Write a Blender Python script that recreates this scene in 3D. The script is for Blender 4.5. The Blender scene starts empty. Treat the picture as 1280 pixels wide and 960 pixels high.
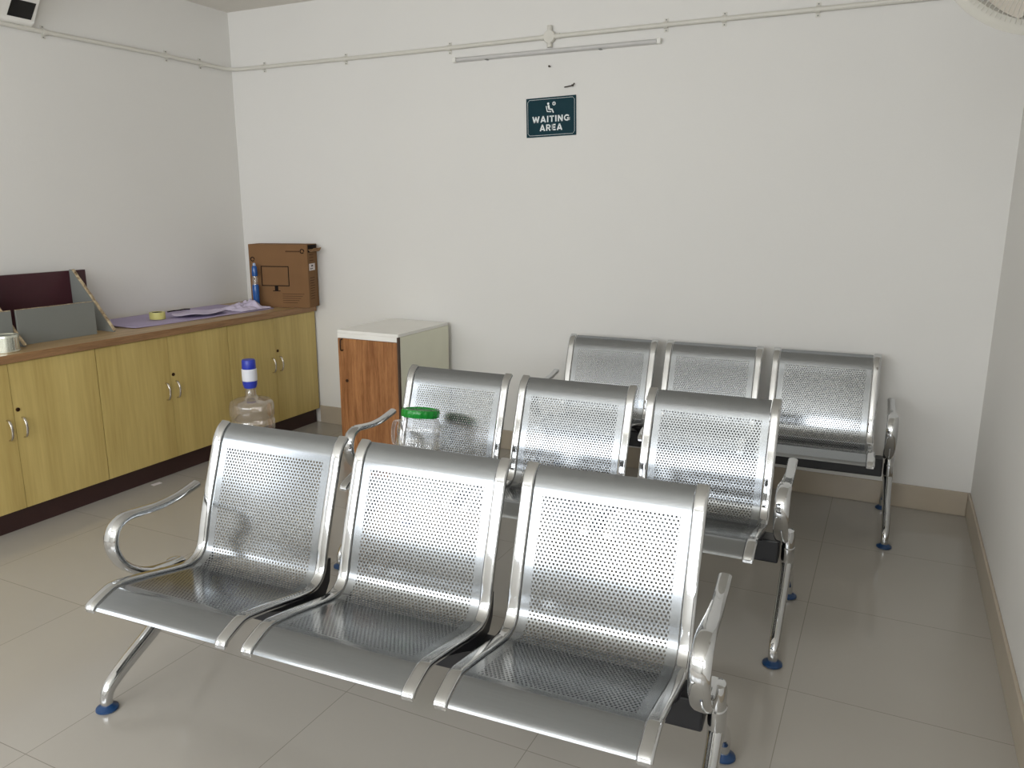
import bpy, bmesh, math, random
from mathutils import Vector, Matrix
random.seed(7)
SC = bpy.context.scene
COL = SC.collection
PI = math.pi

# ------------------------------------------------------------------ camera, world, lights, exposure
def make_camera():
    f, yaw, pitch, roll = 975.19, 0.4511, 0.2197, 0.0014
    cy, sy, cp, sp = math.cos(yaw), math.sin(yaw), math.cos(pitch), math.sin(pitch)
    fwd = Vector((-sy * cp, cy * cp, -sp)); right = Vector((cy, sy, 0)); up = right.cross(fwd)
    r2 = math.cos(roll) * right + math.sin(roll) * up
    u2 = -math.sin(roll) * right + math.cos(roll) * up
    cam = bpy.data.cameras.new('camera'); o = bpy.data.objects.new('camera', cam); COL.objects.link(o)
    cam.sensor_fit = 'HORIZONTAL'; cam.sensor_width = 36; cam.lens = 36 * f / 1280
    cam.clip_start = .05; cam.clip_end = 200
    m = Matrix((r2, u2, -fwd)).transposed().to_4x4(); m.translation = Vector((4.3796, -4.4494, 1.5473))
    o.matrix_world = m
    SC.camera = o
make_camera()

W, H, YF = 4.85, 2.895, -7.2          # room width, height, front wall
WORLD_STRENGTH = 1.2
WINDOW_POWER = 107
world = bpy.data.worlds.new('sky'); SC.world = world; world.use_nodes = True
bg = world.node_tree.nodes['Background']
bg.inputs[0].default_value = (0.93, 0.97, 1.0, 1); bg.inputs[1].default_value = WORLD_STRENGTH

def window_light(x0, x1, z0, z1, power):
    l = bpy.data.lights.new('window_daylight', 'AREA'); l.shape = 'RECTANGLE'
    l.size = x1 - x0; l.size_y = z1 - z0; l.energy = power; l.color = (.935, .97, 1.0)
    o = bpy.data.objects.new('window_daylight', l); COL.objects.link(o)  # daylight at the front windows, added fill at the side walls
    o.location = ((x0 + x1) / 2, YF - .25, (z0 + z1) / 2); o.rotation_euler = (PI / 2, 0, 0)
    o.rotation_euler = Vector((0, 1, 0)).to_track_quat('-Z', 'Z').to_euler()
    return o
WIN = [(0.3, 2.4), (2.5, 4.6)]
WZ0, WZ1 = 1.3, 2.65
for a, b in WIN: window_light(a - .15, b + .15, WZ0 - .1, WZ1 + .1, WINDOW_POWER)
DY0, DY1, DZ0, DZ1 = -6.7, -5.3, .95, 2.3          # unseen window added in the right wall to brighten the left side
SIDE_FILL_POWER = 112
sl = window_light(0, DY1 - DY0 + .2, DZ0 - .1, DZ1 + .1, SIDE_FILL_POWER)  # added fill lamp for the left wall and cabinets
LY0, LY1, LZ0, LZ1 = -6.9, -4.75, 1.3, 2.5          # unseen window added in the left wall for the seat reflections
ll = window_light(0, LY1 - LY0 + .2, LZ0 - .1, LZ1 + .1, 46)  # added fill lamp, brightens the front bench's left seat
ll.location = (-.25, (LY0 + LY1) / 2, (LZ0 + LZ1) / 2); ll.rotation_euler = Vector((1, 0, 0)).to_track_quat('-Z', 'Z').to_euler()
sl.location = (W + .25, (DY0 + DY1) / 2, (DZ0 + DZ1) / 2); sl.rotation_euler = Vector((-1, 0, 0)).to_track_quat('-Z', 'Z').to_euler()

SC.view_settings.view_transform = 'Standard'; SC.view_settings.look = 'None'
SC.view_settings.gamma = 1; SC.view_settings.use_curve_mapping = False
SC.view_settings.exposure = 0.0
SC.cycles.use_denoising = True
SC.cycles.max_bounces = 10; SC.cycles.diffuse_bounces = 5; SC.cycles.glossy_bounces = 5
SC.cycles.transparent_max_bounces = 24; SC.cycles.sample_clamp_indirect = 4

# ------------------------------------------------------------------ materials
class NT:
    def __init__(s, name):
        s.m = bpy.data.materials.new(name); s.m.use_nodes = True
        s.t = s.m.node_tree; s.b = s.t.nodes['Principled BSDF']; s.out = s.t.nodes['Material Output']
    def n(s, kind, **kw):
        x = s.t.nodes.new(kind)
        for k, v in kw.items(): setattr(x, k, v)
        return x
    def l(s, a, b): s.t.links.new(a, b)
    def math(s, op, a, b=None, c=None):
        x = s.n('ShaderNodeMath', operation=op)
        for i, v in enumerate((a, b, c)):
            if v is None: continue
            if isinstance(v, (int, float)): x.inputs[i].default_value = v
            else: s.l(v, x.inputs[i])
        return x.outputs[0]
    def mix(s, fac, a, b):
        x = s.n('ShaderNodeMix', data_type='RGBA')
        for i, v in ((0, fac), (6, a), (7, b)):
            if isinstance(v, (int, float)): x.inputs[i].default_value = v
            elif isinstance(v, tuple): x.inputs[i].default_value = (*v, 1) if len(v) == 3 else v
            else: s.l(v, x.inputs[i])
        return x.outputs[2]
def lin(r, g, b):
    f = lambda c: (c / 255 / 12.92) if c / 255 < .04045 else ((c / 255 + .055) / 1.055) ** 2.4
    return (f(r), f(g), f(b))
def noise_vary(N, col, amt=.06, scale=8, stretch=(1, 1, 1), detail=3):
    tc = N.n('ShaderNodeTexCoord'); mp = N.n('ShaderNodeMapping'); mp.inputs['Scale'].default_value = stretch
    N.l(tc.outputs['Object'], mp.inputs[0])
    nz = N.n('ShaderNodeTexNoise'); nz.inputs['Scale'].default_value = scale; nz.inputs['Detail'].default_value = detail
    N.l(mp.outputs[0], nz.inputs['Vector'])
    lo = tuple(c * (1 - amt) for c in col); hi = tuple(min(1, c * (1 + amt)) for c in col)
    return N.mix(nz.outputs[0], lo, hi), nz.outputs[0]
def plain(name, col, rough=.5, metal=0, amt=.05, scale=9, spec=.5):
    N = NT(name); c, _ = noise_vary(N, col, amt, scale)
    N.l(c, N.b.inputs['Base Color']); N.b.inputs['Roughness'].default_value = rough
    N.b.inputs['Metallic'].default_value = metal; N.b.inputs['Specular IOR Level'].default_value = spec
    return N.m
def plaster(name, col):
    N = NT(name); c, f = noise_vary(N, col, .02, 1.3)
    N.l(c, N.b.inputs['Base Color']); N.b.inputs['Roughness'].default_value = .7
    N.b.inputs['Specular IOR Level'].default_value = .25
    tc = N.n('ShaderNodeTexCoord'); nz = N.n('ShaderNodeTexNoise'); nz.inputs['Scale'].default_value = 60; nz.inputs['Detail'].default_value = 5
    N.l(tc.outputs['Object'], nz.inputs['Vector'])
    bp = N.n('ShaderNodeBump'); bp.inputs['Strength'].default_value = .04; bp.inputs['Distance'].default_value = .01
    N.l(nz.outputs[0], bp.inputs['Height']); N.l(bp.outputs[0], N.b.inputs['Normal'])
    return N.m
def wood(name, dark, light, axis='z', scale=14, rough=.35, streak=1.0):
    N = NT(name); tc = N.n('ShaderNodeTexCoord'); mp = N.n('ShaderNodeMapping')
    st = {'x': (.06, 1, 1), 'y': (1, .06, 1), 'z': (1, 1, .06)}[axis]
    mp.inputs['Scale'].default_value = st; N.l(tc.outputs['Object'], mp.inputs[0])
    nz = N.n('ShaderNodeTexNoise'); nz.inputs['Scale'].default_value = scale; nz.inputs['Detail'].default_value = 6
    nz.inputs['Distortion'].default_value = .6
    N.l(mp.outputs[0], nz.inputs['Vector'])
    n2 = N.n('ShaderNodeTexNoise'); n2.inputs['Scale'].default_value = scale * 7; n2.inputs['Detail'].default_value = 2
    N.l(mp.outputs[0], n2.inputs['Vector'])
    v = N.math('ADD', N.math('MULTIPLY', nz.outputs[0], .65), N.math('MULTIPLY', n2.outputs[0], .35))
    v = N.math('MULTIPLY_ADD', N.math('SUBTRACT', v, .5), 2.6 * streak, .5); 
    cl = N.n('ShaderNodeClamp'); N.l(v, cl.inputs[0])
    N.l(N.mix(cl.outputs[0], dark, light), N.b.inputs['Base Color'])
    N.b.inputs['Roughness'].default_value = rough
    return N.m
def tile_floor():
    N = NT('floor_tiles'); tc = N.n('ShaderNodeTexCoord'); sp = N.n('ShaderNodeSeparateXYZ'); N.l(tc.outputs['Object'], sp.inputs[0])
    T = .652; hw = .0012
    def line(o, off):
        d = N.math('PINGPONG', N.math('SUBTRACT', o, off), T / 2)   # distance to the nearest joint
        return N.math('LESS_THAN', d, hw)
    j = N.math('MAXIMUM', line(sp.outputs[0], 4.2), line(sp.outputs[1], -1.98))
    c, f = noise_vary(N, lin(168, 163, 155), .07, 1.6, detail=5)
    # tile-to-tile tone
    fx = N.math('FLOOR', N.math('DIVIDE', N.math('SUBTRACT', sp.outputs[0], 4.2), T)); fy = N.math('FLOOR', N.math('DIVIDE', N.math('SUBTRACT', sp.outputs[1], -1.98), T))
    cb = N.n('ShaderNodeCombineXYZ'); N.l(fx, cb.inputs[0]); N.l(fy, cb.inputs[1])
    wn = N.n('ShaderNodeTexWhiteNoise'); N.l(cb.outputs[0], wn.inputs['Vector'])
    c = N.mix(N.math('MULTIPLY', wn.outputs[0], .10), c, lin(148, 142, 132))
    c = N.mix(N.math('MULTIPLY', j, .5), c, lin(80, 72, 62))
    N.l(c, N.b.inputs['Base Color'])
    N.l(N.math('MULTIPLY_ADD', f, .06, .10), N.b.inputs['Roughness'])
    N.b.inputs['Specular IOR Level'].default_value = .45
    return N.m
def perforated():
    N = NT('perforated_steel'); uv = N.n('ShaderNodeUVMap'); uv.uv_map = 'UVMap'
    sp = N.n('ShaderNodeSeparateXYZ'); N.l(uv.outputs[0], sp.inputs[0])
    u, v = sp.outputs[0], sp.outputs[1]          # metres: across, along the sheet from the front lip
    p = .0116; q = p * .866 * 2
    def dots(du, dv):
        a = N.math('PINGPONG', N.math('ADD', u, du), p / 2)
        b = N.math('PINGPONG', N.math('ADD', v, dv), q / 2)
        return N.math('LESS_THAN', N.math('ADD', N.math('MULTIPLY', a, a), N.math('MULTIPLY', b, b)), .0034 ** 2)
    h = N.math('MAXIMUM', dots(0, 0), dots(p / 2, q / 2))
    zone = N.math('LESS_THAN', N.math('ABSOLUTE', u), .197)
    zone = N.math('MULTIPLY', zone, N.math('GREATER_THAN', v, .115)); zone = N.math('MULTIPLY', zone, N.math('LESS_THAN', v, ZONE_TOP))
    h = N.math('MULTIPLY', h, zone)
    # brushed sheet: faint streaks across the metal
    mp = N.n('ShaderNodeMapping'); mp.inputs['Scale'].default_value = (6, 260, 1); N.l(uv.outputs[0], mp.inputs[0])
    nz = N.n('ShaderNodeTexNoise'); nz.inputs['Scale'].default_value = 1; nz.inputs['Detail'].default_value = 2; N.l(mp.outputs[0], nz.inputs['Vector'])
    N.l(N.mix(nz.outputs[0], (.305, .322, .338), (.345, .362, .378)), N.b.inputs['Base Color'])
    N.b.inputs['Metallic'].default_value = .9; N.b.inputs['Roughness'].default_value = .165
    tr = N.n('ShaderNodeBsdfTransparent'); mx = N.n('ShaderNodeMixShader')
    N.l(h, mx.inputs[0]); N.l(N.b.outputs[0], mx.inputs[1]); N.l(tr.outputs[0], mx.inputs[2]); N.l(mx.outputs[0], N.out.inputs[0])
    return N.m
def clear_plastic(name, tint, gloss=.10, rough=.06, haze=.07):
    N = NT(name); N.t.nodes.remove(N.b)
    tr = N.n('ShaderNodeBsdfTransparent'); tr.inputs[0].default_value = (*tint, 1)
    gl = N.n('ShaderNodeBsdfGlossy'); gl.inputs['Roughness'].default_value = rough; gl.inputs[0].default_value = (.9, .9, .9, 1)
    df = N.n('ShaderNodeBsdfDiffuse'); df.inputs[0].default_value = (.75, .72, .68, 1)
    lw = N.n('ShaderNodeLayerWeight'); lw.inputs[0].default_value = .35
    fac = N.math('ADD', N.math('MULTIPLY', lw.outputs['Facing'], .45), gloss)
    m0 = N.n('ShaderNodeMixShader'); m0.inputs[0].default_value = haze; N.l(tr.outputs[0], m0.inputs[1]); N.l(df.outputs[0], m0.inputs[2])
    mx = N.n('ShaderNodeMixShader'); N.l(fac, mx.inputs[0]); N.l(m0.outputs[0], mx.inputs[1]); N.l(gl.outputs[0], mx.inputs[2])
    N.l(mx.outputs[0], N.out.inputs[0])
    return N.m

# ------------------------------------------------------------------ mesh helpers
def obj(name, bm, mat, parent=None, loc=None, smooth=False, angle=None):
    me = bpy.data.meshes.new(name); bmesh.ops.recalc_face_normals(bm, faces=bm.faces[:]); bm.to_mesh(me); bm.free()
    mats = mat if isinstance(mat, (list, tuple)) else [mat]
    for m in mats: me.materials.append(m)
    if smooth:
        for p in me.polygons: p.use_smooth = True
        if angle is not None:
            try: me.set_sharp_from_angle(angle=math.radians(angle))
            except Exception: pass
    o = bpy.data.objects.new(name, me); COL.objects.link(o)
    if parent: o.parent = parent
    if loc: o.location = loc
    return o
def empty(name, loc=(0, 0, 0), rz=0):
    o = bpy.data.objects.new(name, None); COL.objects.link(o); o.empty_display_size = .1
    o.location = loc; o.rotation_euler = (0, 0, rz); return o
def tag(o, label=None, cat=None, group=None, kind=None):
    if label: o['label'] = label
    if cat: o['category'] = cat
    if group: o['group'] = group
    if kind: o['kind'] = kind
    return o
def box(bm, x0, x1, y0, y1, z0, z1, bev=0, mi=0, seg=2):
    vs = [bm.verts.new((x, y, z)) for x in (x0, x1) for y in (y0, y1) for z in (z0, z1)]
    fs = [bm.faces.new([vs[i] for i in f]) for f in ((0, 1, 3, 2), (4, 6, 7, 5), (0, 4, 5, 1), (2, 3, 7, 6), (0, 2, 6, 4), (1, 5, 7, 3))]
    for f in fs: f.material_index = mi
    if bev:
        es = list({e for f in fs for e in f.edges})
        bmesh.ops.bevel(bm, geom=es, offset=bev, segments=seg, profile=.5, affect='EDGES')
def boxm(*a, **k):
    bm = bmesh.new(); box(bm, *a, **k); return bm
def prism(bm, pts, origin, ax, ay, az, depth, bev=0):
    """polygon pts (2D) in the plane origin + p*ax + q*ay, extruded by depth along az"""
    o, ax, ay, az = Vector(origin), Vector(ax), Vector(ay), Vector(az)
    a = [bm.verts.new(o + ax * p + ay * q) for p, q in pts]; b = [bm.verts.new(v.co + az * depth) for v in a]
    fs = [bm.faces.new(a), bm.faces.new(list(reversed(b)))]
    n = len(a)
    for i in range(n): fs.append(bm.faces.new((a[i], b[i], b[(i + 1) % n], a[(i + 1) % n])))
    if bev:
        bmesh.ops.bevel(bm, geom=list({e for f in fs for e in f.edges}), offset=bev, segments=2, profile=.5, affect='EDGES')
def lathe(bm, prof, seg=32, center=(0, 0, 0), axis='z', wob=None):
    rings = []
    cx, cy, cz = center
    for r, z in prof:
        if r < 1e-6: rings.append([bm.verts.new((cx, cy, cz + z))]); continue
        ring = []
        for i in range(seg):
            a = 2 * PI * i / seg; rr = r * (wob(a, z) if wob else 1)
            ring.append(bm.verts.new((cx + rr * math.cos(a), cy + rr * math.sin(a), cz + z)))
        rings.append(ring)
    for A, B in zip(rings, rings[1:]):
        for i in range(seg):
            j = (i + 1) % seg
            if len(A) == 1 and len(B) == 1: continue
            if len(A) == 1: bm.faces.new((A[0], B[i], B[j]))
            elif len(B) == 1: bm.faces.new((A[i], B[0], A[j]))
            else: bm.faces.new((A[i], A[j], B[j], B[i]))
def lathem(prof, seg=32, **k):
    bm = bmesh.new(); lathe(bm, prof, seg, **k); return bm
def spline(pts, n):
    """Catmull-Rom through pts, n samples per span"""
    P = [Vector(p) for p in pts]; P = [P[0] * 2 - P[1]] + P + [P[-1] * 2 - P[-2]]
    out = []
    for i in range(1, len(P) - 2):
        for k in range(n):
            t = k / n; a, b, c, d = P[i - 1:i + 3]
            out.append(.5 * ((2 * b) + (c - a) * t + (2 * a - 5 * b + 4 * c - d) * t * t + (3 * b - a - 3 * c + d) * t ** 3))
    out.append(P[-2]); return out
def sweep(bm, path, side, w, h, seg=12, power=2.0, cap=True):
    """superellipse section swept along path; w along 'side', h across. w,h numbers or functions of t in 0..1"""
    side = Vector(side).normalized(); n = len(path); rings = []
    for i, p in enumerate(path):
        t = (path[min(i + 1, n - 1)] - path[max(i - 1, 0)]).normalized()
        s = (side - t * side.dot(t)).normalized(); nn = t.cross(s)
        tt = i / (n - 1); ww = w(tt) if callable(w) else w; hh = h(tt) if callable(h) else h
        ring = []
        for k in range(seg):
            a = 2 * PI * (k + .5) / seg; c, d = math.cos(a), math.sin(a)
            ring.append(bm.verts.new(p + s * (ww / 2 * math.copysign(abs(c) ** (2 / power), c)) + nn * (hh / 2 * math.copysign(abs(d) ** (2 / power), d))))
        rings.append(ring)
    for A, B in zip(rings, rings[1:]):
        for k in range(seg): bm.faces.new((A[k], A[(k + 1) % seg], B[(k + 1) % seg], B[k]))
    if cap: bm.faces.new(rings[0]); bm.faces.new(list(reversed(rings[-1])))
def tube(bm, a, b, r, seg=10):
    a, b = Vector(a), Vector(b); d = (b - a).normalized(); s = Vector((0, 0, 1)) if abs(d.z) < .9 else Vector((1, 0, 0))
    sweep(bm, [a, b], s, 2 * r, 2 * r, seg)
def copy_tree(o, parent=None):
    c = o.copy(); COL.objects.link(c)
    if parent: c.parent = parent
    for ch in list(o.children): copy_tree(ch, c)
    return c

# bench profile (side view): y towards the back, z up
PROFILE = [(-.397, .410), (-.388, .421), (-.362, .433), (-.325, .4455), (-.305, .4465), (-.285, .444), (-.2, .427), (-.11, .406),
           (-.05, .3935), (-.018, .3915), (.012, .400), (.034, .420), (.048, .452), (.060, .500), (.078, .560), (.105, .640), (.134, .722),
           (.148, .764), (.158, .786), (.174, .808), (.198, .825)]
PATH = spline([(0, y, z) for y, z in PROFILE], 4)
ARC = [0]
for a_, b_ in zip(PATH, PATH[1:]): ARC.append(ARC[-1] + (b_ - a_).length)
ZONE_TOP = next(s for s, p in zip(ARC, PATH) if p.z > .5 and p.z >= .752)

M_wall = plaster('wall_paint', lin(224, 222, 218))
M_ceil = plaster('ceiling_paint', lin(222, 218, 210))
M_floor = tile_floor()
M_skirt = plain('skirting_tile', lin(176, 164, 146), .25, amt=.08, scale=5)
M_door = wood('olive_laminate', lin(172, 148, 86), lin(204, 182, 116), 'z', 9, .38)
M_body = wood('olive_laminate_side', lin(150, 130, 74), lin(176, 156, 96), 'z', 9, .45)
M_top = wood('brown_laminate', lin(142, 114, 76), lin(188, 160, 116), 'y', 16, .4)
M_edge = wood('edge_band_laminate', lin(112, 80, 52), lin(170, 132, 92), 'y', 40, .4)
M_kick = plain('dark_plinth', lin(52, 30, 28), .45, amt=.15)
M_chrome = plain('chrome', (.62, .63, .64), .06, 1, .02)
M_perf = perforated()
M_black = plain('black_powder_coat', lin(26, 26, 30), .38, 0, .1)
M_plug = plain('black_plastic', lin(22, 20, 20), .4)
M_blue = plain('blue_foot_plastic', lin(18, 56, 98), .3)
M_brush = plain('brushed_handle', (.62, .58, .52), .25, 1)
M_brass = plain('dark_lock', lin(60, 38, 24), .35, .6)
M_teak = wood('teak_laminate', lin(124, 76, 40), lin(178, 124, 78), 'z', 60, .4, 1.2)
M_cream = plain('cream_laminate', lin(228, 227, 206), .42, amt=.03)
M_creamtop = plain('white_laminate', lin(238, 236, 230), .4, amt=.03)
M_darkedge = plain('dark_edge', lin(70, 52, 40), .6)
M_card = plain('cardboard', lin(126, 94, 64), .85, amt=.10, scale=7, spec=.2)
M_card2 = plain('cardboard_inside', lin(150, 118, 86), .9, amt=.1, spec=.2)
M_ink = plain('black_ink', lin(30, 22, 18), .8, spec=.2)
M_inkbrown = plain('brown_ink', lin(74, 50, 34), .85, spec=.2)
M_label = plain('white_label', lin(214, 206, 206), .6)
M_lilac = plain('lilac_paper', lin(178, 166, 196), .75, amt=.05, scale=5, spec=.2)
M_lilac2 = plain('pale_lilac_paper', lin(206, 196, 218), .7, amt=.05, scale=7, spec=.2)
M_tape = plain('yellow_tape', lin(206, 200, 124), .45)
M_core = plain('tape_core', lin(60, 52, 46), .8)
M_maroon = plain('maroon_laminate', lin(62, 22, 32), .35, amt=.2, scale=4)
M_greyb = plain('grey_board', lin(122, 124, 120), .5, amt=.08, scale=5)
M_chip = wood('chipped_edge', lin(104, 76, 50), lin(226, 208, 172), 'x', 60, .8)
M_tin = plain('tin_metal', (.74, .76, .66), .22, .85)
M_pvc = plain('white_conduit', lin(212, 209, 200), .4, amt=.03)
M_batten = plain('batten_body', lin(206, 204, 200), .35)
M_diff = plain('batten_diffuser', lin(196, 194, 192), .45)
M_sign = plain('teal_sign', lin(8, 50, 60), .5, amt=.06, spec=.15)
M_white = plain('sign_white', lin(236, 240, 240), .5)
M_whitep = plain('white_plastic', lin(230, 228, 222), .35, amt=.02)
M_smoke = plain('smoked_window', lin(12, 12, 14), .12)
M_steelnail = plain('nail_steel', lin(70, 62, 56), .5, .7)
M_clear = clear_plastic('water_jar_plastic', (.86, .82, .79), .08, .10, .14)
M_clear2 = clear_plastic('jar_plastic', (.93, .93, .93), .10)
M_pblue = plain('pump_blue', lin(46, 62, 176), .35)
M_pwhite = plain('pump_white', lin(226, 228, 236), .4)
M_green = plain('green_lid', lin(24, 142, 50), .25, amt=.12, scale=25)
M_bblue = plain('bottle_blue', lin(30, 82, 150), .2, amt=.2, scale=20)
M_bpale = plain('bottle_pale', lin(168, 190, 222), .25)
M_frame = plain('window_frame', lin(200, 200, 198), .4)
M_ground = plain('outside_paving', lin(150, 146, 138), .9)
M_fan = plain('fan_cream', lin(188, 185, 176), .4)
M_blade = plain('fan_blade', lin(178, 170, 158), .35)

# ------------------------------------------------------------------ the setting
def struct(name, bm, mat, parent=None, **k):
    o = obj(name, bm, mat, parent, **k); o['kind'] = 'structure'; return o
TH = .2
struct('floor', boxm(-TH, W + TH, YF - TH, TH, -.2, 0), M_floor)
struct('ceiling', boxm(-TH, W + TH, YF - TH, TH, H, H + .2), M_ceil)
bm = boxm(-TH, 0, LY1, TH, 0, H)
box(bm, -TH, 0, YF - TH, LY0, 0, H); box(bm, -TH, 0, LY0, LY1, 0, LZ0); box(bm, -TH, 0, LY0, LY1, LZ1, H)
struct('wall_left', bm, M_wall)
bm = bmesh.new(); t = .05
for a, b, c, d in ((LY0, LY0 + t, LZ0, LZ1), (LY1 - t, LY1, LZ0, LZ1), (LY0, LY1, LZ0, LZ0 + t), (LY0, LY1, LZ1 - t, LZ1), ((LY0 + LY1) / 2 - t / 2, (LY0 + LY1) / 2 + t / 2, LZ0, LZ1)):
    box(bm, -.14, -.08, a, b, c, d)
struct('window_4', bm, M_frame)  # frame of the window added in the left wall for light
struct('wall_back', boxm(0, W, 0, TH, 0, H), M_wall)
bm = boxm(W, W + TH, DY1, TH, 0, H)
box(bm, W, W + TH, YF - TH, DY0, 0, H); box(bm, W, W + TH, DY0, DY1, 0, DZ0); box(bm, W, W + TH, DY0, DY1, DZ1, H)
struct('wall_right', bm, M_wall)
bm = bmesh.new(); t = .05
for a, b, c, d in ((DY0, DY0 + t, DZ0, DZ1), (DY1 - t, DY1, DZ0, DZ1), (DY0, DY1, DZ0, DZ0 + t), (DY0, DY1, DZ1 - t, DZ1), ((DY0 + DY1) / 2 - t / 2, (DY0 + DY1) / 2 + t / 2, DZ0, DZ1)):
    box(bm, W + .08, W + .14, a, b, c, d)
struct('window_3', bm, M_frame)  # frame of the window added in the right wall for light
bm = bmesh.new()
xs = [0, WIN[0][0], WIN[0][1], WIN[1][0], WIN[1][1], W]
box(bm, xs[0], xs[1], YF - TH, YF, 0, H); box(bm, xs[2], xs[3], YF - TH, YF, 0, H); box(bm, xs[4], xs[5], YF - TH, YF, 0, H)
for a, b in WIN: box(bm, a, b, YF - TH, YF, 0, WZ0); box(bm, a, b, YF - TH, YF, WZ1, H)
struct('wall_front', bm, M_wall)
for i, (a, b) in enumerate(WIN):
    bm = bmesh.new(); y0, y1 = YF - .14, YF - .08; t = .05
    box(bm, a, a + t, y0, y1, WZ0, WZ1); box(bm, b - t, b, y0, y1, WZ0, WZ1)
    box(bm, a, b, y0, y1, WZ0, WZ0 + t); box(bm, a, b, y0, y1, WZ1 - t, WZ1); box(bm, (a + b) / 2 - t / 2, (a + b) / 2 + t / 2, y0, y1, WZ0, WZ1)
    struct('window_%d' % (i + 1), bm, M_frame)
HS = .128
struct('baseboard_back', boxm(.645, W - .012, -.012, 0, 0, HS, bev=.003), M_skirt)
struct('baseboard_right', boxm(W - .012, W, YF, 0, 0, HS, bev=.003), M_skirt)

# ------------------------------------------------------------------ three-seat steel benches
S, HWID, FX = .575, .2625, .915
def frame_bm(x):                        # chrome side band following the seat profile
    bm = bmesh.new(); sweep(bm, [p + Vector((x, 0, 0)) for p in PATH], (1, 0, 0), .036, .019, 16, 4); return bm
def panel_bm():
    bm = bmesh.new(); uvl = bm.loops.layers.uv.new('UVMap')
    hw = HWID - .0385; nx = 8; th = .0016; n = len(PATH); grid = []
    norm = []
    for i in range(n):
        t = (PATH[min(i + 1, n - 1)] - PATH[max(i - 1, 0)]).normalized(); norm.append(Vector((0, -t.z, t.y)))
    for s in (0, 1):
        grid.append([[bm.verts.new(PATH[i] + norm[i] * (-th * s) + Vector((-hw + 2 * hw * k / nx, 0, 0))) for k in range(nx + 1)] for i in range(n)])
    uv = {}
    for g in grid:
        for i in range(n):
            for k in range(nx + 1): uv[g[i][k]] = (-hw + 2 * hw * k / nx, ARC[i])
    for g in grid:
        for i in range(n - 1):
            for k in range(nx): bm.faces.new((g[i][k], g[i][k + 1], g[i + 1][k + 1], g[i + 1][k]))
    a, b = grid
    for i in range(n - 1):
        bm.faces.new((a[i][0], a[i + 1][0], b[i + 1][0], b[i][0])); bm.faces.new((a[i][nx], b[i][nx], b[i + 1][nx], a[i + 1][nx]))
    for k in range(nx):
        bm.faces.new((a[0][k], b[0][k], b[0][k + 1], a[0][k + 1])); bm.faces.new((a[n - 1][k], a[n - 1][k + 1], b[n - 1][k + 1], b[n - 1][k]))
    for f in bm.faces:
        for l in f.loops: l[uvl].uv = uv[l.vert]
    return bm
def bracket_bm(x):                      # black steel carrier under each side band, bolted to the beam
    top = [(p.y, p.z) for p in PATH if -.24 < p.y and p.z < .465 and not (p.y > .2)]
    off = []
    for i, (y, z) in enumerate(top):
        a = top[max(i - 1, 0)]; b = top[min(i + 1, len(top) - 1)]; d = Vector((b[0] - a[0], b[1] - a[1])).normalized()
        off.append((y + d.y * .011, z - d.x * .011))
    low = [(.086, .456), (.082, .42), (.074, .38), (.05, .345), (-.06, .345), (-.12, .375)]
    bm = bmesh.new(); prism(bm, off + low, (x - .011, 0, 0), (0, 1, 0), (0, 0, 1), (1, 0, 0), .022); return bm
ARM = spline([(0, .022, .367), (0, -.03, .371), (0, -.10, .384), (0, -.16, .412), (0, -.21, .455), (0, -.236, .505), (0, -.240, .548), (0, -.222, .586),
              (0, -.18, .604), (0, -.12, .600), (0, -.05, .594), (0, .03, .598), (0, .118, .615)], 5)
LEGF = spline([(0, .0, .255), (0, -.05, .212), (0, -.12, .168), (0, -.20, .128), (0, -.265, .092), (0, -.298, .066), (0, -.310, .038), (0, -.311, .018)], 5)
LEGB = spline([(0, .0, .255), (0, .045, .212), (0, .10, .168), (0, .16, .126), (0, .20, .09), (0, .222, .064), (0, .2285, .038), (0, .2285, .018)], 5)
def make_bench():
    root = empty('waiting_bench')
    for i in range(3):
        x = (i - 1) * S
        seat = obj('seat', panel_bm(), M_perf, root, (x, 0, 0), smooth=True, angle=40)
        for s in (-1, 1):
            fr = obj('side_frame', frame_bm(s * (HWID - .0185)), M_chrome, seat, smooth=True, angle=50)
            obj('bracket', bracket_bm(s * (HWID - .022)), M_black, seat)
            obj('end_plug', boxm(s * (HWID - .020) - .016, s * (HWID - .020) + .016, -.4005, -.3965, .4015, .4125, bev=.001), M_chrome, seat)
    obj('beam', boxm(-.885, .885, -.042, .042, .256, .345, bev=.006), M_black, root)
    for s in (-1, 1):
        bm = bmesh.new(); sweep(bm, ARM, (1, 0, 0), lambda t: .036 + .016 * math.sin(PI * min(1, t * 1.1)), lambda t: .031 - .006 * t, 14, 2.6)
        obj('armrest', bm, M_chrome, root, (s * (FX - .016), 0, 0), smooth=True, angle=50)
        bm = bmesh.new()
        lathe(bm, [(0, .215), (.021, .222), (.024, .24), (.024, .315), (.0215, .318), (.0215, .362), (.017, .38), (0, .385)], 20)
        for v in bm.verts: v.co.y *= 1.5
        obj('post', bm, M_chrome, root, (s * FX, 0, 0), smooth=True, angle=35)
        for path, nm in ((LEGF, 'front'), (LEGB, 'rear')):
            bm = bmesh.new(); sweep(bm, path, (1, 0, 0), lambda t: .042 - .010 * t, lambda t: .060 - .026 * t, 14, 2.4)
            leg = obj('leg', bm, M_chrome, root, (s * FX, 0, 0), smooth=True, angle=50)
            yy = path[-1].y
            obj('foot_pad', lathem([(0, 0), (.030, 0), (.034, .004), (.033, .009), (.024, .014), (.016, .020), (.013, .022), (0, .022)], 24, center=(0, yy, 0)), M_blue, leg, smooth=True, angle=40)
    return root
bench_pose = [(3.1711, -2.6821, .0493), (3.2107, -1.5655, .0234), (3.5403, -.3356, .0355)]
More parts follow.
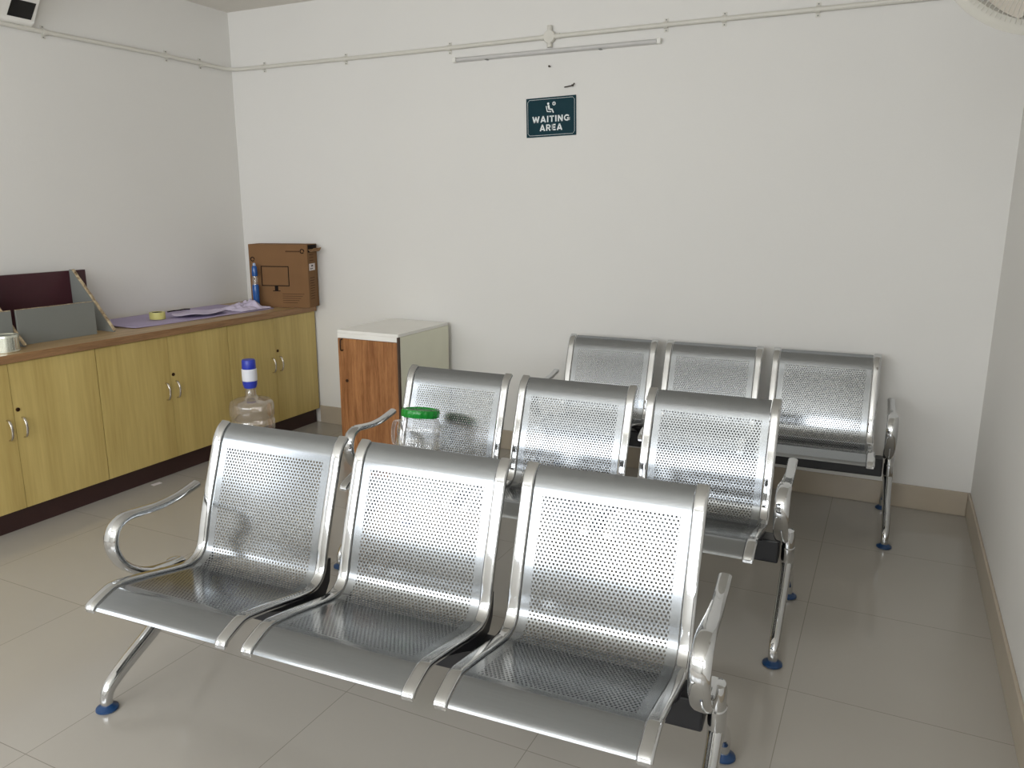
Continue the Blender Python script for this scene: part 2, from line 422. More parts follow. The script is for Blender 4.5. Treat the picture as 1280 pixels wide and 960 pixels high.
bench_label = ['silver three-seat perforated steel bench in front, nearest of the three rows',
               'silver three-seat perforated steel bench in the middle row, with a green-lidded jar on it',
               'silver three-seat perforated steel bench in the rear row along the back wall']
b0 = make_bench()
for i in range(3):
    b = b0 if i == 0 else copy_tree(b0)
    x, y, a = bench_pose[i]; b.location = (x, y, 0); b.rotation_euler = (0, 0, a)
    tag(b, bench_label[i], 'bench', 'three-seat waiting benches')

# ------------------------------------------------------------------ storage cabinets along the left wall
ZK, ZD, CF = .108, .833, .645            # plinth top, door top, door face
def make_unit(w, label, split=.5):
    """unit along +y from 0 to w; doors face +x"""
    r = empty('storage_cabinet')
    obj('body', boxm(.012, CF - .02, .001, w - .001, ZK, ZD), M_body, r)
    obj('plinth', boxm(.012, CF - .035, .0005, w - .0005, 0, ZK), M_kick, r)
    g = .0025; ym = w * split
    for k, (a, b) in enumerate(((g, ym - g / 2), (ym + g / 2, w - g))):
        d = obj('door', boxm(CF - .0185, CF, a, b, ZK + .001, ZD - .003, bev=.0012), M_door, r)
        hy = (ym - .036) if k == 0 else (ym + .036)
        pts = spline([(CF - .002, hy, .462), (CF + .014, hy, .466), (CF + .026, hy, .485), (CF + .030, hy, .512), (CF + .026, hy, .539), (CF + .014, hy, .558), (CF - .002, hy, .562)], 4)
        bm = bmesh.new(); sweep(bm, pts, (0, 1, 0), .012, .008, 10, 2.4)
        obj('handle', bm, M_brush, d, smooth=True, angle=50)
        if k == 1:
            bm = bmesh.new(); lathe(bm, [(0, .0), (.010, .0), (.010, .004), (.006, .005), (0, .005)], 18)
            bmesh.ops.rotate(bm, verts=bm.verts[:], cent=(0, 0, 0), matrix=Matrix.Rotation(PI / 2, 3, 'Y'))
            bmesh.ops.translate(bm, verts=bm.verts[:], vec=(CF - .0005, ym + .020, .604))
            obj('keyhole', bm, M_brass, d, smooth=True, angle=40)
    tag(r, label, 'cabinet', 'olive wood base cabinets')
    return r
UW = .917
make_unit(.838, 'two-door olive wood base cabinet nearest the back wall, under the cardboard box', .495).location = (0, -.853, 0)
u2 = make_unit(UW, 'middle two-door olive wood base cabinet of the row, below the yellow tape roll'); u2.location = (0, -1.770, 0)
u3 = make_unit(UW, 'two-door olive wood base cabinet at the left edge, below the maroon and grey rack'); u3.location = (0, -2.687, 0)
wt = obj('worktop', boxm(.004, .660, -2.70, -.014, .835, .874), M_top)
obj('edge_band', boxm(.6595, .6625, -2.70, -.014, .8345, .8742, bev=.001), M_edge, wt)
tag(wt, 'long brown laminate worktop running over the three olive cabinets', 'worktop')
ZT = .874

# ------------------------------------------------------------------ slanted rack on the worktop
r = empty('document_rack', (.3, -2.0, ZT))
def rack_part(name, bm, mat, parent=r, **k):
    bmesh.ops.translate(bm, verts=bm.verts[:], vec=(-.3, 2.0, -ZT)); return obj(name, bm, mat, parent, **k)
rack_part('back_panel', boxm(.128, .148, -2.66, -1.415, ZT, 1.205, bev=.001), M_maroon)
for y0, xb, zt_, xf in ((-1.51, .167, 1.211, .470), (-2.045, .167, 1.211, .505), (-2.60, .167, 1.211, .505)):
    bm = bmesh.new(); prism(bm, [(.149, ZT), (xf, ZT), (xf - .012, ZT + .012), (xb, zt_), (.149, zt_)], (0, y0 - .006, 0), (1, 0, 0), (0, 0, 1), (0, 1, 0), .012)
    sp_ = rack_part('side_panel', bm, M_greyb)
    d = Vector((xb - xf, 0, zt_ - ZT)).normalized(); bm = bmesh.new()
    sweep(bm, [Vector((xf + .004, y0, ZT + .008)) + d * (k / 14) * (Vector((xb - xf, 0, zt_ - ZT)).length - .01) + Vector((random.uniform(-.0015, .0015), random.uniform(-.0012, .0012), 0)) for k in range(15)], (0, 1, 0), .018, .008, 8, 3)
    rack_part('edge_strip', bm, M_chip, sp_)
for a, b, xx, h in ((-2.036, -1.605, .447, .178), (-2.59, -2.06, .447, .178)):
    bm = boxm(xx - .006, xx + .006, a, b, ZT, ZT + h, bev=.001)
    p_ = rack_part('front_panel', bm, M_greyb)
    bm = bmesh.new(); sweep(bm, [Vector((xx, a + (b - a) * k / 10, ZT + h + .0015 + random.uniform(0, .0012))) for k in range(11)], (1, 0, 0), .011, .003, 6, 3)
    rack_part('top_edge', bm, M_chip, p_)
tag(r, 'slanted desk rack with maroon back board and grey panels on the worktop', 'rack')

# ------------------------------------------------------------------ paper, tape, cloth, bottle, tin on the worktop
bm = bmesh.new(); nx, ny = 10, 30; G = []
for i in range(ny + 1):
    row = []
    for k in range(nx + 1):
        u, v = k / nx, i / ny
        y = -1.405 + v * 1.075 + .02 * u; x = .03 + u * (.455 + .05 * v) 
        z = ZT + .0012 + .004 * max(0, math.sin(v * 9 + u * 2)) * u * (1 - v) + (.004 if k == nx else 0) * v * (1 - v)
        row.append(bm.verts.new((x, y, z)))
    G.append(row)
for i in range(ny):
    for k in range(nx): bm.faces.new((G[i][k], G[i][k + 1], G[i + 1][k + 1], G[i + 1][k]))
ret = bmesh.ops.extrude_face_region(bm, geom=bm.faces[:]); bmesh.ops.translate(bm, verts=[v for v in ret['geom'] if isinstance(v, bmesh.types.BMVert)], vec=(0, 0, .0045))
tag(obj('paper_sheet', bm, M_lilac, smooth=True, angle=40), 'large lilac chart paper spread flat on the worktop beside the rack', 'paper')
ZP = ZT + .0095

bm = bmesh.new(); n_ = 40; prof = [(.030, 0), (.046, 0), (.0465, .002), (.0465, .040), (.046, .042), (.030, .042), (.030, 0)]
lathe(bm, prof, n_)
tr = obj('tape_roll', bm, M_tape, loc=(.30, -1.075, ZP), smooth=True, angle=40)
obj('core', lathem([(.0295, .001), (.0298, .001), (.0298, .041), (.027, .041), (.027, .001), (.0295, .001)], 40), M_core, tr, smooth=True, angle=40)
tag(tr, 'yellow roll of masking tape lying flat on the lilac paper', 'tape')

def paper_curl(name, cx, cy, rx, ry, lift, mat, rot, label, cat, group=None):
    bm = bmesh.new(); R_, A_ = 8, 40; c0 = bm.verts.new((0, 0, lift * .35)); rings = []
    for i in range(1, R_ + 1):
        t = i / R_; ring = []
        for k in range(A_):
            a = 2 * PI * k / A_; e = 1 + .05 * math.sin(3 * a + 1)
            z = lift * (.35 + .5 * t * t * (0.6 + .4 * math.cos(a + .6))) + .004 * math.sin(5 * a) * t
            ring.append(bm.verts.new((rx * t * e * math.cos(a), ry * t * e * math.sin(a), max(.0005, z))))
        rings.append(ring)
    for k in range(A_): bm.faces.new((c0, rings[0][k], rings[0][(k + 1) % A_]))
    for A, B in zip(rings, rings[1:]):
        for k in range(A_): bm.faces.new((A[k], B[k], B[(k + 1) % A_], A[(k + 1) % A_]))
    ret = bmesh.ops.extrude_face_region(bm, geom=bm.faces[:]); bmesh.ops.translate(bm, verts=[v for v in ret['geom'] if isinstance(v, bmesh.types.BMVert)], vec=(0, 0, .002))
    o = obj(name, bm, mat, loc=(cx, cy, ZP), smooth=True, angle=40); o.rotation_euler = (0, 0, rot)
    return tag(o, label, cat, group)
paper_curl('paper_disc', .36, -.80, .13, .19, .020, M_lilac2, .1, 'pale lilac curled paper with a rounded edge, right of the yellow tape roll', 'paper')
# black strap lying on the curled paper
bm = bmesh.new(); sweep(bm, spline([(.22, -.93, ZP + .022), (.235, -.89, ZP + .026), (.23, -.85, ZP + .024), (.24, -.81, ZP + .027), (.238, -.77, ZP + .024)], 5), (0, 0, 1), .008, .014, 8)
tag(obj('strap', bm, M_ink, smooth=True), 'short black strap lying on the pale curled paper', 'strap')
# crumpled sheet
bm = bmesh.new(); nx, ny = 22, 34; G = []
from mathutils import noise as mnoise
for i in range(ny + 1):
    row = []
    for k in range(nx + 1):
        u, v = k / nx, i / ny; e = min(1, 4 * min(u, 1 - u, v, 1 - v) + .12)
        nn = mnoise.noise(Vector((u * 3.1, v * 5.2, 1.7))); n2 = abs(mnoise.noise(Vector((u * 6 + 3, v * 9, 4.1))))
        z = e * (.022 + .035 * (nn + .3) + .030 * n2) * (.45 + .75 * v)
        row.append(bm.verts.new((.27 + .24 * u + .03 * v + .02 * nn, -.585 + .245 * v + .015 * n2, ZP + max(.001, z))))
    G.append(row)
for i in range(ny):
    for k in range(nx): bm.faces.new((G[i][k], G[i][k + 1], G[i + 1][k + 1], G[i + 1][k]))
ret = bmesh.ops.extrude_face_region(bm, geom=bm.faces[:]); bmesh.ops.translate(bm, verts=[v for v in ret['geom'] if isinstance(v, bmesh.types.BMVert)], vec=(0, 0, -.002))
tag(obj('crumpled_paper', bm, M_lilac2, smooth=True), 'crumpled lilac paper heap on the worktop in front of the cardboard box', 'paper')

# slim blue bottle
r = empty('slim_bottle', (.410, -.338, ZP))
obj('body', lathem([(0, 0), (.020, 0), (.022, .004), (.0215, .05), (.0225, .10), (.022, .145), (.019, .155)], 24), M_bblue, r, smooth=True, angle=40)
obj('shoulder', lathem([(.019, .155), (.0175, .17), (.018, .20), (.0165, .215)], 24), M_clear2, r, smooth=True)
obj('cap', lathem([(.015, .213), (.019, .215), (.0195, .235), (.018, .27), (.014, .284), (0, .286)], 24), M_bblue, r, smooth=True, angle=40)
obj('cap_tip', lathem([(.009, .2845), (.010, .29), (.0085, .302), (0, .304)], 16), M_bpale, r, smooth=True)
tag(r, 'slim blue bottle with pale shoulder standing in front of the cardboard box', 'bottle')

# tin at the left edge
r = empty('metal_tin', (.560, -2.172, ZT))
obj('can', lathem([(0, .001), (.058, 0), (.060, .003), (.060, .008), (.0588, .010), (.0588, .074), (.060, .076), (.060, .079)], 40), M_tin, r, smooth=True, angle=30)
obj('lid', lathem([(.0612, .070), (.0615, .080), (.060, .083), (.054, .083), (.052, .080), (0, .080)], 40), M_tin, r, smooth=True, angle=30)
tag(r, 'round pale metal tin on the worktop at the left edge, before the rack', 'tin')

# ------------------------------------------------------------------ monitor carton
BW, BD, BH = .432, .168, .438
r = empty('cardboard_box', (.325, -.297, ZT + .0), math.radians(17))
bm = bmesh.new(); box(bm, 0, BW, 0, BD, .0005, BH, .003)
obj('carton', bm, M_card, r)
# crushed flap at the top right end
bm = bmesh.new(); pts = [Vector((BW + .001 + .04 * t, 0, BH - .035 - .02 * math.sin(t * 3) + .012 * t)) for t in [k / 8 for k in range(9)]]
sweep(bm, [p + Vector((0, BD * .5, 0)) for p in pts], (0, 1, 0), BD * .82, .004, 8, 6)
obj('flap', bm, M_card2, r, smooth=True, angle=40)
bm = bmesh.new(); box(bm, BW + .0003, BW + .0018, .012, BD - .012, BH - .055, BH - .004)
obj('end_opening', bm, M_ink, r)
bm = bmesh.new(); e = -.0012     # printing on the front face
def ink(x0, x1, z0, z1): box(bm, x0, x1, e, .0003, z0, z1)
# monitor outline
for x0, x1, z0, z1 in ((.085, .29, .283, .289), (.085, .29, .150, .156), (.085, .091, .15, .289), (.284, .29, .15, .289), (.18, .205, .118, .150), (.165, .22, .114, .119)): ink(x0, x1, z0, z1)
obj('printed_monitor', bm, M_ink, r)
for cx, cz, rr in ((.395, .392, .013), (.028, .335, .013)):
    bm = bmesh.new()
    for k in range(18):
        a = 2 * PI * k / 20; prism(bm, [(-.004, -.003), (.004, -.003), (.004, .003), (-.004, .003)], (cx + rr * math.cos(a), e, cz + rr * math.sin(a)), (-math.sin(a), 0, math.cos(a)), (math.cos(a), 0, math.sin(a)), (0, 1, 0), .0015)
    obj('printed_mark', bm, M_ink, r)
bm = bmesh.new()
for k in range(9): ink(.275 + k * .0115, .275 + k * .0115 + .008, .386, .395)
obj('small_print', bm, M_inkbrown, r); bm = bmesh.new()
for k in range(5): ink(.235, .235 + .16 * (1 - .08 * k), .095 - k * .015, .098 - k * .015)
obj('small_print', bm, M_inkbrown, r)
bm = bmesh.new(); ex = BW
for k in range(9):
    z = .205 - k * .018; box(bm, ex - .0003, ex + .0012, .03, .03 + .075 * (1 - .07 * (k % 3)), z, z + .004)
obj('side_print', bm, M_inkbrown, r); bm = bmesh.new()
for k in range(3): box(bm, ex - .0003, ex + .0012, .03, .10, .325 + k * .02, .3285 + k * .02)
obj('side_print', bm, M_inkbrown, r)
lb = obj('paper_label', boxm(BW - .0003, BW + .0016, .022, .118, .258, .305), M_label, r)
bm = bmesh.new()
for y0, y1, z0, z1 in ((.055, .066, .283, .295), (.069, .084, .285, .295), (.035, .06, .267, .273), (.066, .08, .268, .274)): box(bm, BW + .0014, BW + .0022, y0, y1, z0, z1)
obj('label_print', bm, M_ink, lb)
tag(r, 'brown cardboard monitor box standing on the worktop in the corner', 'box')

# ------------------------------------------------------------------ small wooden cabinet by the back wall
X0, X1, Y0, Y1, ZC = 1.335, 1.785, -.635, -.055, .825
r = empty('side_cabinet', ((X0 + X1) / 2, (Y0 + Y1) / 2, 0))
def sc_part(name, bm, mat, parent=r, **k):
    bmesh.ops.translate(bm, verts=bm.verts[:], vec=(-(X0 + X1) / 2, -(Y0 + Y1) / 2, 0)); return obj(name, bm, mat, parent, **k)
bm = bmesh.new(); box(bm, X0, X1, Y0 + .018, Y1, 0, ZC - .019)
sc_part('body', bm, M_cream)
sc_part('top_panel', boxm(X0 - .002, X1 - .004, Y0 + .002, Y1, ZC - .018, ZC, bev=.0015), M_creamtop)
sc_part('top_rail', boxm(X0, X1 - .012, Y0, Y0 + .0175, ZC - .048, ZC - .0185), M_creamtop)
sc_part('edge_strip', boxm(X1 - .012, X1 - .001, Y0 - .001, Y0 + .0175, .002, ZC - .019), M_darkedge)
d = sc_part('door', boxm(X0 + .001, X1 - .013, Y0, Y0 + .0175, .03, ZC - .051, bev=.001), M_teak)
bm = bmesh.new(); hx = X0 + .036
sweep(bm, spline([(hx, Y0 + .001, .70), (hx, Y0 - .018, .703), (hx, Y0 - .022, .735), (hx, Y0 - .018, .767), (hx, Y0 + .001, .77)], 4), (1, 0, 0), .010, .008, 8)
sc_part('handle', bm, M_brass, d, smooth=True)
bm = bmesh.new(); lathe(bm, [(0, 0), (.010, 0), (.010, .004), (0, .005)], 16); bmesh.ops.rotate(bm, verts=bm.verts[:], cent=(0, 0, 0), matrix=Matrix.Rotation(PI / 2, 3, 'X'))
bmesh.ops.translate(bm, verts=bm.verts[:], vec=(X0 + .06, Y0 + .0005, .51)); sc_part('keyhole', bm, M_brass, d, smooth=True, angle=40)
tag(r, 'low cabinet with teak brown door and cream sides beside the back wall', 'cabinet')

# ------------------------------------------------------------------ water jar with hand pump on the floor
r = empty('water_jar', (1.06, -1.11, 0))
bp = [(0, .012), (.09, .006), (.118, .0), (.125, .012), (.125, .10)]
for z in (.13, .20, .27, .35): bp += [(.1265, z - .014), (.121, z - .006), (.121, z + .006), (.1265, z + .014)]
bp += [(.1265, .405), (.1255, .430), (.119, .448), (.10, .459), (.065, .467), (.042, .474), (.031, .486), (.029, .535)]
obj('bottle', lathem(bp, 40), M_clear, r, smooth=True, angle=50)
obj('pump_base', lathem([(.026, .527), (.034, .530), (.041, .552), (.042, .572), (.036, .573), (0, .573)], 28), M_pblue, r, smooth=True, angle=30)
obj('pump_body', lathem([(.041, .572), (.043, .575), (.043, .640), (.041, .643), (0, .643)], 28), M_pwhite, r, smooth=True, angle=30)
obj('pump_button', lathem([(.039, .643), (.040, .646), (.0385, .690), (.035, .697), (0, .699)], 28), M_pblue, r, smooth=True, angle=30)
tag(r, 'large clear water jar with blue and white hand pump on the floor before the cabinets', 'water jar')

# ------------------------------------------------------------------ green-lidded jar on the middle bench
def on_bench(i, lx, ly, z):
    x, y, a = bench_pose[i]; return (x + lx * math.cos(a) - ly * math.sin(a), y + lx * math.sin(a) + ly * math.cos(a), z)
r = empty('plastic_jar', on_bench(1, -.625, -.125, .4265)); r.rotation_euler = (math.radians(-9), 0, .02)
jp = [(0, .012), (.07, .004), (.088, 0), (.097, .012), (.0985, .06), (.0955, .066), (.0955, .078), (.0985, .084), (.0985, .15), (.0955, .156), (.0955, .166), (.098, .172), (.097, .200), (.088, .222), (.074, .238), (.070, .245), (.070, .265)]
obj('jar', lathem(jp, 40, wob=lambda a, z: 1 + .012 * math.cos(8 * a) * (1 if .02 < z < .2 else 0)), M_clear2, r, smooth=True, angle=50)
obj('lid', lathem([(.071, .243), (.079, .244), (.082, .25), (.083, .268), (.080, .277), (.066, .279), (.062, .274), (.03, .273), (0, .274)], 72, wob=lambda a, z: 1 + .025 * math.cos(18 * a) * (1 if z < .277 else .3)), M_green, r, smooth=True, angle=50)
bm = bmesh.new(); sweep(bm, spline([(-.085, -.01, .215), (-.118, -.012, .212), (-.128, -.012, .17), (-.120, -.012, .12), (-.094, -.01, .105)], 5), (0, 1, 0), .026, .012, 10)
obj('grip', bm, M_clear2, r, smooth=True)
tag(r, 'clear plastic jar with green screw lid on the left seat of the middle bench', 'jar')

# ------------------------------------------------------------------ wall fixtures
# conduit around the two walls
r = empty('wall_conduit', (0, 0, 2.515))
RC = .0125
def cond(p): return Vector(p) - Vector((0, 0, 2.515))
path = [cond(p) for p in [(RC + .004, -2.6, 2.503), (RC + .004, -1.4, 2.506), (RC + .004, -.57, 2.516), (RC + .004, -.16, 2.512)]]
path += [cond(p) for p in [(RC + .012, -.07, 2.512), (.05, -.03, 2.512), (.12, -RC - .006, 2.512)]]
path += [cond(p) for p in [(.31, -RC - .004, 2.512), (1.0, -RC - .004, 2.512), (1.8, -RC - .004, 2.514), (2.47, -RC - .004, 2.52), (3.46, -RC - .004, 2.522), (4.1, -RC - .004, 2.522), (4.845, -RC - .004, 2.522)]]
bm = bmesh.new(); sweep(bm, path, (0, 0, 1), 2 * RC, 2 * RC, 14)
obj('pipe', bm, M_pvc, r, smooth=True, angle=50)
def clip_back(x, z):
    bm = bmesh.new(); sweep(bm, [cond((x - .011, -.014, z)), cond((x + .011, -.014, z))], (0, 0, 1), .034, .034, 14)
    for s in (-1, 1): box(bm, x - .011, x + .011, -.004, -.0005, z - 2.515 + s * .024 - .010, z - 2.515 + s * .024 + .010)
    c = obj('clip', bm, M_pvc, r)
    for s in (-1, 1): obj('screw', boxm(x - .003, x + .003, -.007, -.0035, z - 2.515 + s * .027 - .003, z - 2.515 + s * .027 + .003), M_greyb, c)
for x, z in ((.31, 2.512), (1.01, 2.512), (1.80, 2.514), (3.15, 2.5215), (3.46, 2.522), (3.92, 2.522)): clip_back(x, z)
def clip_left(y, z):
    bm = bmesh.new(); sweep(bm, [cond((.014, y - .011, z)), cond((.014, y + .011, z))], (0, 0, 1), .034, .034, 14)
    for s in (-1, 1): box(bm, .0005, .004, y - .011, y + .011, z - 2.515 + s * .024 - .010, z - 2.515 + s * .024 + .010)
    c = obj('clip', bm, M_pvc, r)
    for s in (-1, 1): obj('screw', boxm(.0035, .007, y - .003, y + .003, z - 2.515 + s * .027 - .003, z - 2.515 + s * .027 + .003), M_greyb, c)
for y, z in ((-1.40, 2.506), (-.571, 2.516), (-.29, 2.513)): clip_left(y, z)
# four-way junction
bm = bmesh.new()
bmj = lathem([(0, 0), (.034, 0), (.036, .004), (.036, .026), (.033, .030), (0, .030)], 28)
bmesh.ops.rotate(bmj, verts=bmj.verts[:], cent=(0, 0, 0), matrix=Matrix.Rotation(PI / 2, 3, 'X'))
bmesh.ops.translate(bmj, verts=bmj.verts[:], vec=(2.47, -.001, .005))
jb = obj('junction_box', bmj, M_pvc, r, smooth=True, angle=40)
for a, b in (((2.47, -.0165, .03), (2.47, -.0165, .066)), ((2.47, -.0165, -.02), (2.47, -.0165, -.052)), ((2.415, -.0165, .0045), (2.44, -.0165, .005)), ((2.50, -.0165, .0055), (2.535, -.0165, .0055))):
    bm = bmesh.new(); tube(bm, a, b, .015); obj('socket', bm, M_pvc, jb, smooth=True, angle=50)
tag(r, 'white conduit pipe clipped along the left and back walls near the ceiling', 'conduit')

# LED batten, unlit
r = empty('batten_light', (2.48, 0, 2.442))
def tilt(bm):
    bmesh.ops.rotate(bm, verts=bm.verts[:], cent=(0, 0, 0), matrix=Matrix.Rotation(-.001, 3, 'Y')); return bm
obj('housing', tilt(boxm(-.63, .63, -.018, -.0005, -.013, .013, bev=.002)), M_batten, r)
bm = bmesh.new(); sweep(bm, [Vector((-.625, -.020, 0)), Vector((.625, -.020, 0))], (0, 0, 1), .024, .024, 16); obj('diffuser', tilt(bm), M_diff, r, smooth=True, angle=50)
for s in (-1, 1): obj('end_cap', tilt(boxm(s * .638 - .011, s * .638 + .011, -.034, -.0005, -.0145, .0145, bev=.003)), M_whitep, r)
for x in (-.42, .30): obj('mount_clip', tilt(boxm(x - .008, x + .008, -.030, -.0005, -.0155, -.0125)), M_greyb, r)
tag(r, 'thin unlit white batten light on the back wall above the sign', 'light')

# sign
r = empty('wall_sign', (2.4785, 0, 2.0825), 0)
SW, SH = .318, .222
def sg(name, bm, mat, parent=r, smooth=False):
    bmesh.ops.rotate(bm, verts=bm.verts[:], cent=(0, 0, 0), matrix=Matrix.Rotation(-.022, 3, 'Y')); return obj(name, bm, mat, parent, smooth=smooth)
sg('panel', boxm(-SW / 2, SW / 2, -.005, -.0008, -SH / 2, SH / 2, bev=.001), M_sign)
bm = bmesh.new(); w_, h_ = SW / 2 - .010, SH / 2 - .010; t = .0016; yb0, yb1 = -.0056, -.0045
c_ = .012
pts = [(-w_ + c_, -h_), (w_ - c_, -h_), (w_, -h_ + c_), (w_, h_ - c_), (w_ - c_, h_), (-w_ + c_, h_), (-w_, h_ - c_), (-w_, -h_ + c_)]
sweep(bm, [Vector((x, -.0048, z)) for x, z in pts + pts[:1]], (0, 1, 0), .0014, .0022, 6)
sg('border', bm, M_white)
bm = bmesh.new()
def poly(pts): prism(bm, pts, (0, -.0058, 0), (1, 0, 0), (0, 0, 1), (0, 1, 0), .0012)
def strip(x0, z0, x1, z1, w):
    d = Vector((x1 - x0, z1 - z0)).normalized(); n = Vector((-d.y, d.x)) * w / 2
    poly([(x0 - n.x, z0 - n.y), (x1 - n.x, z1 - n.y), (x1 + n.x, z1 + n.y), (x0 + n.x, z0 + n.y)])
def disc(cx, cz, rr, k=16): poly([(cx + rr * math.cos(2 * PI * i / k), cz + rr * math.sin(2 * PI * i / k)) for i in range(k)])
disc(-.016, .0745, .0068)
strip(-.015, .0655, -.010, .042, .0115); strip(-.012, .044, .010, .040, .009); strip(.008, .042, .017, .022, .0075)
strip(-.029, .062, -.023, .031, .005); strip(-.024, .031, .003, .028, .005)
k_ = 20
for i in range(k_):
    a = 2 * PI * i / k_; strip(.021 + .0085 * math.cos(a), .073 + .0085 * math.sin(a), .021 + .0085 * math.cos(a + .33), .073 + .0085 * math.sin(a + .33), .0045)
strip(.021, .073, .021, .0795, .0022); strip(.021, .073, .026, .071, .0022)
sg('pictogram', bm, M_white)
# block capitals built from strokes on a 0..1 high grid: (advance width, strokes)
def arc(cx, cz, rx, rz, a0, a1, n=10): return [(cx + rx * math.cos(math.radians(a0 + (a1 - a0) * k / n)), cz + rz * math.sin(math.radians(a0 + (a1 - a0) * k / n))) for k in range(n + 1)]
GLYPH = {
    'W': (1.12, [[(.10, 1), (.32, 0)], [(.32, 0), (.56, .94)], [(.56, .94), (.80, 0)], [(.80, 0), (1.02, 1)]]),
    'A': (.86, [[(.10, 0), (.43, 1)], [(.43, 1), (.76, 0)], [(.24, .27), (.62, .27)]]),
    'I': (.30, [[(.15, 0), (.15, 1)]]),
    'T': (.72, [[(.36, 0), (.36, 1)], [(.02, .89), (.70, .89)]]),
    'N': (.80, [[(.13, 0), (.13, 1)], [(.15, .95), (.65, .05)], [(.67, 0), (.67, 1)]]),
    'G': (.90, [arc(.47, .5, .35, .39, 38, 345, 18), [(.81, .10), (.81, .50)], [(.50, .43), (.92, .43)]]),
    'R': (.78, [[(.13, 0), (.13, 1)], [(.13, .89), (.42, .89)], arc(.42, .67, .22, .22, 90, -90), [(.42, .45), (.13, .45)], [(.38, .48), (.66, 0)]]),
    'E': (.66, [[(.13, 0), (.13, 1)], [(.02, .89), (.60, .89)], [(.02, .5), (.55, .5)], [(.02, .11), (.60, .11)]])}
def text(body, height, cz, width):
    global bm
    bm = bmesh.new(); gap = .10; tot = sum(GLYPH[c][0] for c in body) + gap * (len(body) - 1); sx = width / tot; x = -width / 2
    for c in body:
        w, strokes = GLYPH[c]
        for st in strokes:
            for (ax_, az_), (bx_, bz_) in zip(st, st[1:]):
                strip(x + ax_ * sx, cz + az_ * height, x + bx_ * sx, cz + bz_ * height, .0078)
        x += (w + gap) * sx
    return bm
sg('lettering', text('WAITING', .036, -.029, .240), M_white)
sg('lettering', text('AREA', .036, -.0775, .146), M_white)
tag(r, 'dark teal WAITING AREA sign on the back wall', 'sign')

# nails in the wall
def nail(loc, label, bent=False):
    bm = bmesh.new(); tube(bm, (0, 0, 0), (0, -.016, 0), .003); tube(bm, (0, -.015, 0), (0, -.019, 0), .006)
    if bent: tube(bm, (0, -.012, 0), (-.05, -.012, -.006), .0035); tube(bm, (0, -.012, 0), (.012, -.013, .012), .0035)
    tag(obj('nail', bm, M_steelnail, loc=loc), label, 'nail', 'nails in the back wall')
nail((2.469, 0, 2.361), 'small dark nail in the back wall below the batten light')
nail((2.615, 0, 2.247), 'bent nail sticking out just above the sign corner', True)

# white box with dark window, top left
r = empty('wall_device', (0, -1.8, 2.55))
prof = [(0, -.035), (.028, -.035), (.04, -.012), (.118, .085), (.128, .115), (.128, .2), (.11, .22), (0, .22)]
bm = bmesh.new(); prism(bm, prof, (.0005, -.36, 0), (1, 0, 0), (0, 0, 1), (0, 1, 0), .688, bev=.008)
obj('housing', bm, M_whitep, r, smooth=True, angle=30)
sv = Vector((.078, 0, .097)).normalized(); nv = Vector((sv.z, 0, -sv.x))
bm = bmesh.new(); a0 = Vector((.04, 0, -.012)) + sv * .016 + nv * -.001
prism(bm, [(.180, -.004), (.310, -.004), (.310, .092), (.180, .092)], a0, (0, 1, 0), sv, nv, .003)
obj('dark_window', bm, M_smoke, r)
obj('slot', boxm(.012, .024, .20, .26, -.0375, -.034), M_ink, r)
tag(r, 'white wall box with a dark window at the upper left corner', 'wall device')

# wall fan, upper right
fc = Vector((4.612, -2.488, 2.124)); fax = Vector((-.30, -.86, -.42)).normalized()
r = empty('wall_fan', fc); r.rotation_euler = fax.to_track_quat('Z', 'Y').to_euler()
def ringm(bm, R, z, rad, seg=64):
    pts = [Vector((R * math.cos(2 * PI * i / seg), R * math.sin(2 * PI * i / seg), z)) for i in range(seg + 1)]
    sweep(bm, pts, (0, 0, 1), 2 * rad, 2 * rad, 8, cap=False)
FR = .232
def grille(name, zc, z0, ncnt):
    bm = bmesh.new()
    for i in range(ncnt):
        a = 2 * PI * i / ncnt; c, s = math.cos(a), math.sin(a)
        pts = [Vector((FR * t * c, FR * t * s, z0 + (zc - z0) * (1 - t ** 2.6))) for t in (.2, .4, .6, .8, .9, .94)]
        sweep(bm, pts, (-s, c, 0), .0018, .0018, 5, cap=False)
    ringm(bm, FR * .6, z0 + (zc - z0) * (1 - .6 ** 2.6), .0018, 48)
    obj(name, bm, M_fan, r, smooth=True)
grille('front_grille', .075, .012, 130); grille('rear_grille', -.085, -.012, 60)
bm = bmesh.new(); lathe(bm, [(FR - .024, -.012), (FR - .004, -.018), (FR + .010, -.010), (FR + .010, .008), (FR - .004, .014), (FR - .024, .018), (FR - .024, -.012)], 72); obj('rim', bm, M_fan, r, smooth=True, angle=40)
obj('badge', lathem([(0, .082), (.046, .08), (.050, .074), (.050, .068), (0, .066)], 32), M_fan, r, smooth=True, angle=40)
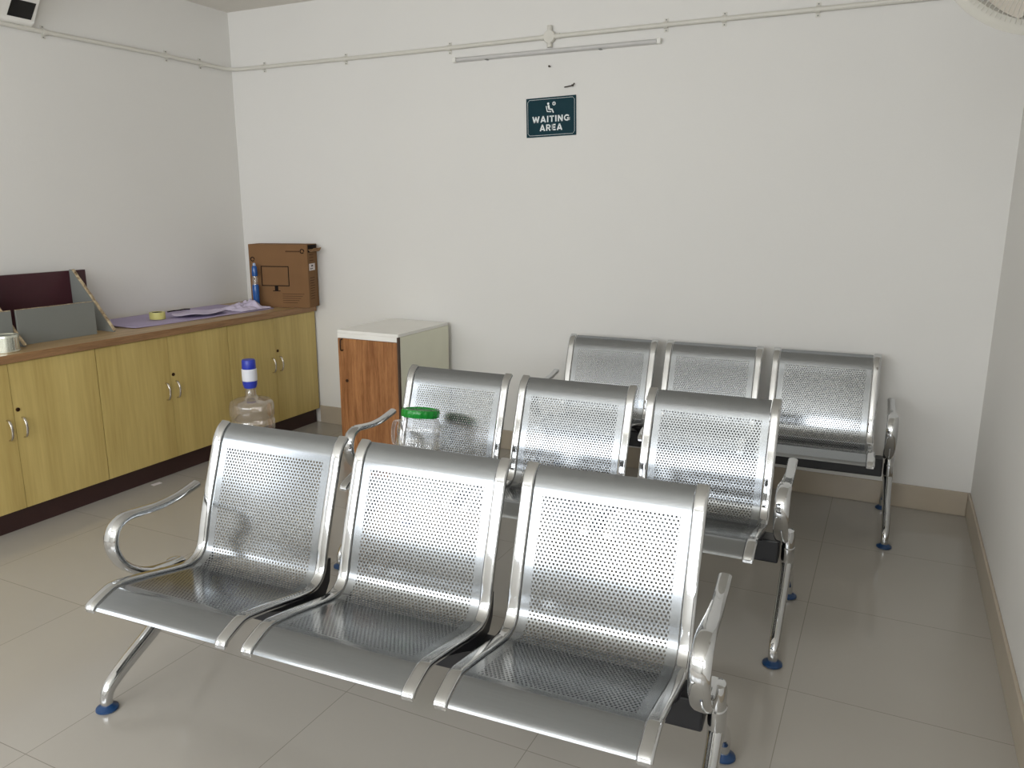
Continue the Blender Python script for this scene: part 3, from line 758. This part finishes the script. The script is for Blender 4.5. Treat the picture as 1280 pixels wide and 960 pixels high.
for k in range(3):
    bm = bmesh.new(); A, B = [], []
    for i in range(9):
        t = i / 8; rr = .03 + .175 * t; wdt = .035 + .085 * math.sin(PI * min(1, .15 + t * .75))
        rowa = []
        for j in range(7):
            q = j / 6 - .5; rowa.append(bm.verts.new((rr * math.cos(q * wdt / rr * 1.2), rr * math.sin(q * wdt / rr * 1.2), .012 + q * .05 * (1 - .4 * t))))
        A.append(rowa)
    for i in range(8):
        for j in range(6): bm.faces.new((A[i][j], A[i][j + 1], A[i + 1][j + 1], A[i + 1][j]))
    ret = bmesh.ops.extrude_face_region(bm, geom=bm.faces[:]); bmesh.ops.translate(bm, verts=[v for v in ret['geom'] if isinstance(v, bmesh.types.BMVert)], vec=(0, 0, -.003))
    bmesh.ops.rotate(bm, verts=bm.verts[:], cent=(0, 0, 0), matrix=Matrix.Rotation(2 * PI * k / 3, 3, 'Z'))
    obj('blade', bm, M_blade, r, smooth=True, angle=40)
obj('hub', lathem([(0, .05), (.028, .046), (.034, .03), (.034, -.03), (0, -.03)], 28), M_blade, r, smooth=True, angle=40)
obj('motor', lathem([(0, -.19), (.035, -.188), (.055, -.17), (.060, -.13), (.060, -.088), (0, -.086)], 32), M_fan, r, smooth=True, angle=40)
bpy.context.view_layer.update()
inv = (Matrix.Translation(fc) @ fax.to_track_quat('Z', 'Y').to_matrix().to_4x4()).inverted()
bm = bmesh.new(); mend = fc - fax * .14
sweep(bm, [inv @ p for p in spline([mend, mend + Vector((.02, .02, -.06)), Vector((W - .09, mend.y + .05, mend.z - .12)), Vector((W - .02, mend.y + .05, mend.z - .12))], 5)], inv.to_3x3() @ Vector((0, 1, 0)), .036, .036, 12)
obj('arm', bm, M_fan, r, smooth=True, angle=50)
bm = bmesh.new(); box(bm, W - .03, W - .0005, mend.y - .01, mend.y + .11, mend.z - .20, mend.z - .04, .008)
bm.transform(inv); obj('wall_plate', bm, M_fan, r)
tag(r, 'cream wall fan with wire grille at the upper right corner', 'fan')

# scrap of paper on the floor by the plinth
bm = bmesh.new(); prism(bm, [(0, 0), (.03, -.005), (.034, .05), (.006, .055)], (.66, -1.53, .001), (1, 0, 0), (0, 1, 0), (0, 0, 1), .002)
tag(obj('paper_scrap', bm, M_label), 'small white paper scrap on the floor against the dark plinth', 'paper')
